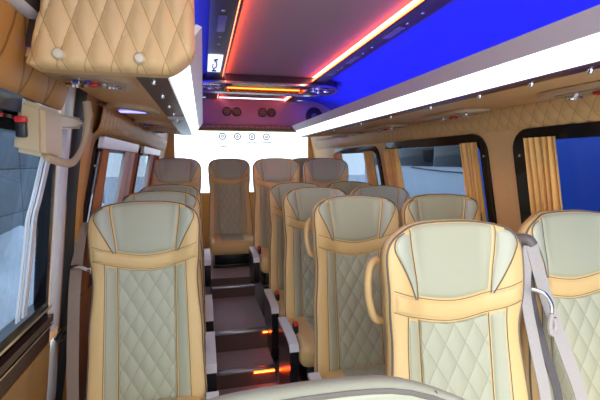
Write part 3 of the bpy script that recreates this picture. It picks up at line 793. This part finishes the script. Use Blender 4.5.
# consoles under the racks: oval bezel with two chrome lamps and buttons
def console(t, P, d0, d1, yc, ly, buttons=True, glow=None):
    cx = (d0+d1)/2; hw = (d1-d0)/2
    zf = lambda d: 1.722+.0554*(d-.085)*1.0
    pl = [(cx+a, yc+b) for a, b in rrect(-hw, -ly, hw, ly, hw*.95, 8)]
    mb = MB(); mb.prism(pl, lambda a, b, c: P(a, b, zf(a)-c), .0, .014); con = mb.build('reading_console', TANLT, t, .5); con['label'] = 'oval tan reading light console'
    pl = [(cx+a, yc+b) for a, b in rrect(-hw*.6, -ly*.74, hw*.6, ly*.74, hw*.58, 8)]
    mb = MB(); mb.prism(pl, lambda a, b, c: P(a, b, zf(a)-c), .012, .018); mb.build('inset', mat('console_inset', (.42, .30, .18), .3) if 'console_inset' not in MATS else MATS['console_inset'], con, .5)
    for sy in (-1, 1):
        mb = MB(); o = Vector(P(cx, yc+sy*ly*.46, zf(cx)-.017)); mb.lathe([(.026, 0), (.026, -.006), (.020, -.011), (.017, -.004)], Matrix.Translation(o), 20)
        mb.build('lamp', CHROME, con)['label'] = 'chrome reading lamp'
    if buttons:
        mb = MB(); o = P(cx, yc, zf(cx)-.02); mb.box(o[0]-.014, o[0]+.014, o[1]-.018, o[1]+.018, o[2]-.008, o[2]+.003, .004); mb.build('call_button', RED, con)['label'] = 'red call button'
        mb = MB(); o = P(cx+.02, yc-.055, zf(cx)-.02); mb.box(o[0]-.01, o[0]+.01, o[1]-.012, o[1]+.012, o[2]-.006, o[2]+.003, .003); mb.build('light_button', BLUEB, con)['label'] = 'blue light button'
    if glow:
        mb = MB(); o = P(cx, yc, zf(cx)-.019); mb.box(o[0]-.018, o[0]+.018, o[1]-.10, o[1]+.10, o[2]-.004, o[2]+.002, .002); mb.build('blue_display', glow, con)['label'] = 'blue lit strip'
    return con
def stud(t, P, d, y, z=1.718):
    mb = MB(); o = Vector(P(d, y, z)); mb.lathe([(.0065, .004), (.0065, -.004), (.004, -.008)], Matrix.Translation(o), 14); mb.build('stud', CHROME, t)['label'] = 'chrome stud'
for yc in (1.02, 1.78, 2.55, 3.3): console(rt, RP, .22, .42, yc, .20, True)
for y in (.80, .98, 1.20, 1.50, 1.86, 2.25, 2.75): stud(rt, RP, .022, y)
# left: consoles lie crosswise
def console_x(t, P, d0, d1, yc, ly, glow=None, buttons=True):
    cx = (d0+d1)/2; hw = (d1-d0)/2; zf = lambda d: 1.722+.1*(d-.085)
    pl = [(cx+a, yc+b) for a, b in rrect(-hw, -ly, hw, ly, ly*.9, 8)]
    mb = MB(); mb.prism(pl, lambda a, b, c: P(a, b, zf(a)-c), .0, .018); con = mb.build('reading_console', TANLT, t, .5); con['label'] = 'oval tan reading light console'
    pl = [(cx+a, yc+b) for a, b in rrect(-hw*.72, -ly*.55, hw*.72, ly*.55, ly*.5, 8)]
    mb = MB(); mb.prism(pl, lambda a, b, c: P(a, b, zf(a)-c), .016, .021); mb.build('inset', MATS['console_inset'] if 'console_inset' in MATS else TAN, con, .5)
    if not glow:
        for sx in (-1, 1):
            mb = MB(); o = Vector(P(cx+sx*hw*.42, yc, zf(cx)-.020)); mb.lathe([(.030, 0), (.030, -.005), (.024, -.010), (.020, -.003)], Matrix.Translation(o), 20)
            mb.build('lamp', CHROME, con)['label'] = 'chrome reading lamp'
        mb = MB(); o = P(cx, yc-.005, zf(cx)-.023); mb.box(o[0]-.014, o[0]+.014, o[1]-.012, o[1]+.012, o[2]-.008, o[2]+.003, .004); mb.build('call_button', RED, con)['label'] = 'red call button'
        for q in (-.008, .022):
            mb = MB(); o = P(cx+q+.016, yc-.034, zf(cx)-.023); mb.box(o[0]-.006, o[0]+.006, o[1]-.006, o[1]+.006, o[2]-.006, o[2]+.003, .003); mb.build('light_button', BLUEB, con)['label'] = 'blue light button'
    else:
        mb = MB(); o = P(cx, yc, zf(cx)-.022); mb.box(o[0]-.055, o[0]+.055, o[1]-.022, o[1]+.022, o[2]-.004, o[2]+.002, .002); mb.build('blue_display', glow, con)['label'] = 'blue lit strip'
    return con
console_x(lt, LP, .095, .315, 1.235, .115)
console_x(lt, LP, .10, .31, 1.88, .10, glow=LEDBS)
console_x(lt, LP, .10, .31, 2.55, .10)
console_x(lt, LP, .10, .31, 3.15, .10)
for y in (1.2, 1.45, 1.72, 1.98, 2.25, 2.5): stud(lt, LP, .045, y)
mb = MB(); mb.prism([(.006, 1.7185), (.083, 1.7165), (.083, 1.7205), (.006, 1.7225)], lambda d, z, y: LP(d, y, z), 2.12, 2.22); mb.build('clip_plate', WHITEP, lt)['label'] = 'white clip plate'
# quilted end panel
rows = []; uvs = []
NX, NZ = 64, 64
def ep(u, w):
    """u 0..1 outer to aisle, w 0..1 bottom to top"""
    z1 = 2.045
    xl = -.378+.055*w; xr = -.012-.012*w*0
    zb = 1.706
    if u > .80: zb += .05*((u-.80)/.20)**1.6
    if u < .06: zb += .012*((.06-u)/.06)**2
    x = xl+(xr-xl)*u
    zt = min(z1, interp([(-.40, 1.79), (-.355, 1.905), (-.25, 2.005), (-.10, 2.05)], x))
    z = zb+(zt-zb)*w
    return x, z
for i in range(NZ):
    w_ = i/(NZ-1); row = []; ur = []
    for j in range(NX):
        u_ = j/(NX-1); x, z = ep(u_, w_)
        ed = min(min(u_, 1-u_)*.35, min(w_, 1-w_)*.33)
        qa = (x+.303)/.0557+(z-1.734)/.145; qb = (x+.303)/.0557-(z-1.734)/.145
        d = .011*abs(math.sin(PI*qa)*math.sin(PI*qb))**.5
        rr = .028
        if ed < rr: d -= rr-math.sqrt(max(0, rr*rr-(rr-ed)**2))
        row.append((x+.083, 1.012-d-2.325, z-1.73)); ur.append((qa, qb))
    rows.append(row); uvs.append(ur)
mb = MB(); mb.grid(rows, uvs)
rim = rows[0]+[r[-1] for r in rows[1:]]+rows[-1][::-1][1:]+[r[0] for r in rows[::-1][1:-1]]
mb.grid([rim, [(p[0], 1.075-2.325, p[2]) for p in rim]], closed_u=True)
ep_o = mb.build('end_panel', QTAN, lt, 1.0); ep_o['label'] = 'quilted tan end panel'
for x, z in ((-.303, 1.734), (-.136, 1.734)):
    b = MB(); b.lathe([(.0125, 0), (.0125, .006), (.009, .011), (.003, .012)], Matrix.Translation((x+.083, 1.006-2.325, z-1.73)) @ Matrix.Rotation(PI/2, 4, 'X'), 20)
    b.build('button', mat('button_cream', (.78, .70, .50), .35) if 'button_cream' not in MATS else MATS['button_cream'], ep_o)['label'] = 'cream button'
b = MB(); b.prism([(-.398, 1.765), (-.05, 1.765), (-.05, 2.088), (-.12, 2.078), (-.25, 2.026), (-.355, 1.928), (-.398, 1.80)], lambda x, z, y: (x+.083, y-2.325, z-1.73), 1.078, 1.088)
b.build('leak_stop', BROWN, lt)['label'] = 'unseen dark plate stopping blue light behind the end panel'  # added to stop blue light leaking past the end panel


# ------------------------------------------------------------------ rear wall
b = MB(); b.holed([(-.76, 0), (1.74, 0), (1.40, 1.93), (-.42, 1.93)], [rrect(-.35, 1.08, 1.37, 1.885, .05)], lambda x, z, c: (x, Y1+.0-c, z), -.05, 0.)
struct('wall_rear', b, mat('rear_tan', (.80, .46, .14), .5, noise=.05), label='tan rear wall around the back window', cat='wall')
b = MB(); b.holed(rrect(-.348, 1.082, 1.368, 1.883, .05), [rrect(-.335, 1.10, 1.355, 1.875, .05)], lambda x, z, c: (x, Y1-c, z), -.03, .006)
wr = struct('window_6', b, TAN, label='bright rear window behind the back row', cat='window')
b = MB(); b.prism(rrect(-.34, 1.095, 1.36, 1.88, .05), lambda x, z, c: (x, Y1-c, z), -.022, -.017); b.build('glass', GL_REAR, wr)
# grey round emblems with lines of lettering on the rear glass
for i, px in enumerate((.246, .432, .616, .803)):
    pos = ('leftmost', 'second from left', 'third from left', 'rightmost')[i]
    t = thing('window_decal', 'grey round emblem with small lettering on the rear glass, %s of four' % pos, 'decal', (px, Y1+.012, 1.810), 'rear window decals')
    mb = MB(); ring = lambda r0, r1: mb.holed([(r1*math.cos(k*PI/12), r1*math.sin(k*PI/12)) for k in range(24)], [[(r0*math.cos(k*PI/12), r0*math.sin(k*PI/12)) for k in range(24)]], lambda a, b, c: (a, c, b), 0, .003)
    ring(.030, .046); ring(.006, .020); mb.build('emblem', GREYM, t)
    mb = MB()
    for k in range(9): mb.box(-.066+.0145*k, -.055+.0145*k, 0, .003, -.083+.005*(k % 2), -.062)
    mb.build('lettering', GREYM, t)
    if i == 0:
        mb = MB()
        for k in range(5): mb.box(-.03+.017*k, -.017+.017*k, 0, .003, -.140+.004*(k % 2), -.118)
        mb.build('lettering', GREYM, t)

# ------------------------------------------------------------------ outside
b = MB(); b.box(-40, 40, -40, 60, -.75, -.70); struct('ground', b, GROUND, label='snowy ground outside', cat='ground')
cw = thing('concrete_wall', 'grey concrete slab wall outside the left windows', 'wall', (-4.2, 4.5, -.7))
n_ = 0
for k in range(-2, 7):
    for z0, z1 in ((0, 1.05), (1.06, 2.02), (2.03, 3.1)):
        mb = MB(); mb.box(-.15, .15, k*2.6-4.5, k*2.6+2.57-4.5, z0, z1, .02); mb.build('slab', CONC, cw)
rows = []
for i in range(50):
    y = -4+i*.36; row = []
    for j in range(16):
        s = j/15; h = math.sin(PI*s)**.8*(.95+.25*math.sin(y*1.7)+.15*math.sin(y*4.1+s*5))+random.uniform(-.09, .09)*math.sin(PI*s)
        row.append((-3.9+s*1.7, y, -.72+h*.95))
    rows.append(row)
mb = MB(); mb.grid(rows); tag(mb.build('snow_bank', SNOW, None, 1.5), 'heaped grey white snow bank along the concrete wall', 'snow')
bt_ = thing('blue_truck', 'bright blue truck body close outside the front right window', 'truck', (3.1, 2.1, -.7))
mb = MB(); mb.box(-.35, 1.6, -3.6, 1.62, .55, 3.6, .12, 4); mb.build('body', BLUEV, bt_)
for y in (-2.8, .4):
    mb = MB(); mb.lathe([(.36, -.12), (.42, -.09), (.42, .09), (.36, .12)], Matrix.Translation((-.18, y, .42)) @ Matrix.Rotation(PI/2, 4, 'Y'), 28); mb.build('wheel', RUBBER, bt_)
mb = MB(); mb.box(-.2, 1.5, -3.4, 1.1, .40, .56); mb.build('chassis', BLACK, bt_)
pv = thing('white_van', 'pale van with dark windows parked outside the middle right window', 'van', (5.4, 7.2, -.7))
mb = MB(); mb.box(-.5, 1.5, -3.2, 4.6, .35, 2.9, .15, 4); mb.build('body', PALEV, pv)
for y0, y1 in ((-2.9, -1.2), (-1.15, .6), (.65, 2.4), (2.45, 4.2)):
    mb = MB(); mb.box(-.53, -.49, y0, y1, 2.08, 2.75, .02); mb.build('window', GLOSSBLACK, pv)
mb = MB(); mb.tube(smooth_path([(-.52, -2.6, 2.03), (-.525, -1.4, 1.98), (-.525, .2, 1.985), (-.52, 1.6, 2.05)], 8), .012, 8); mb.build('hose', BLACK, pv)['label'] = 'dark sagging hose'
for y in (-2.0, 3.2):
    mb = MB(); mb.lathe([(.28, -.1), (.34, -.07), (.34, .07), (.28, .1)], Matrix.Translation((-.42, y, .34)) @ Matrix.Rotation(PI/2, 4, 'Y'), 28); mb.build('wheel', RUBBER, pv)

# ------------------------------------------------------------------ light
w = bpy.data.worlds.new('World'); sc.world = w; w.use_nodes = True
nt = w.node_tree; bg = nt.nodes['Background']
tc = nt.nodes.new('ShaderNodeTexCoord'); sp_ = nt.nodes.new('ShaderNodeSeparateXYZ'); nt.links.new(tc.outputs['Generated'], sp_.inputs[0])
rp = nt.nodes.new('ShaderNodeValToRGB'); rp.color_ramp.elements[0].position = .48; rp.color_ramp.elements[0].color = (.9, .93, .96, 1)
rp.color_ramp.elements[1].position = 1.; rp.color_ramp.elements[1].color = (.72, .84, 1., 1)
mp = nt.nodes.new('ShaderNodeMath'); mp.operation = 'MULTIPLY_ADD'; mp.inputs[1].default_value = .5; mp.inputs[2].default_value = .5
nt.links.new(sp_.outputs[2], mp.inputs[0]); nt.links.new(mp.outputs[0], rp.inputs[0]); nt.links.new(rp.outputs[0], bg.inputs[0])
bg.inputs[1].default_value = 2.0
# low bright overcast glow in front of the bus, through the windscreen side
sl = bpy.data.lights.new('Sun', 'SUN'); sl.energy = 1.2; sl.angle = math.radians(50); sl.color = (1., .97, .9)
so = bpy.data.objects.new('Sun', sl); COL.objects.link(so)
so.rotation_euler = Vector((.50, 1.0, -.27)).to_track_quat('-Z', 'Y').to_euler()

# ------------------------------------------------------------------ camera
cam = bpy.data.cameras.new('Camera'); co = bpy.data.objects.new('Camera', cam); COL.objects.link(co)
cam.sensor_width = 36; cam.lens = 24.0; cam.clip_start = .02
co.location = (0, 0, EYE); co.rotation_euler = (math.radians(90-5.5687), 0, math.radians(-13.5691))
sc.camera = co
sc.view_settings.view_transform = 'Standard'; sc.view_settings.look = 'None'
sc.view_settings.exposure = 0.65; sc.view_settings.gamma = 1; sc.view_settings.use_curve_mapping = False
sc.cycles.use_denoising = True
sc.cycles.max_bounces = 8
sc.cycles.transparent_max_bounces = 12
sc.cycles.caustics_reflective = False; sc.cycles.caustics_refractive = False
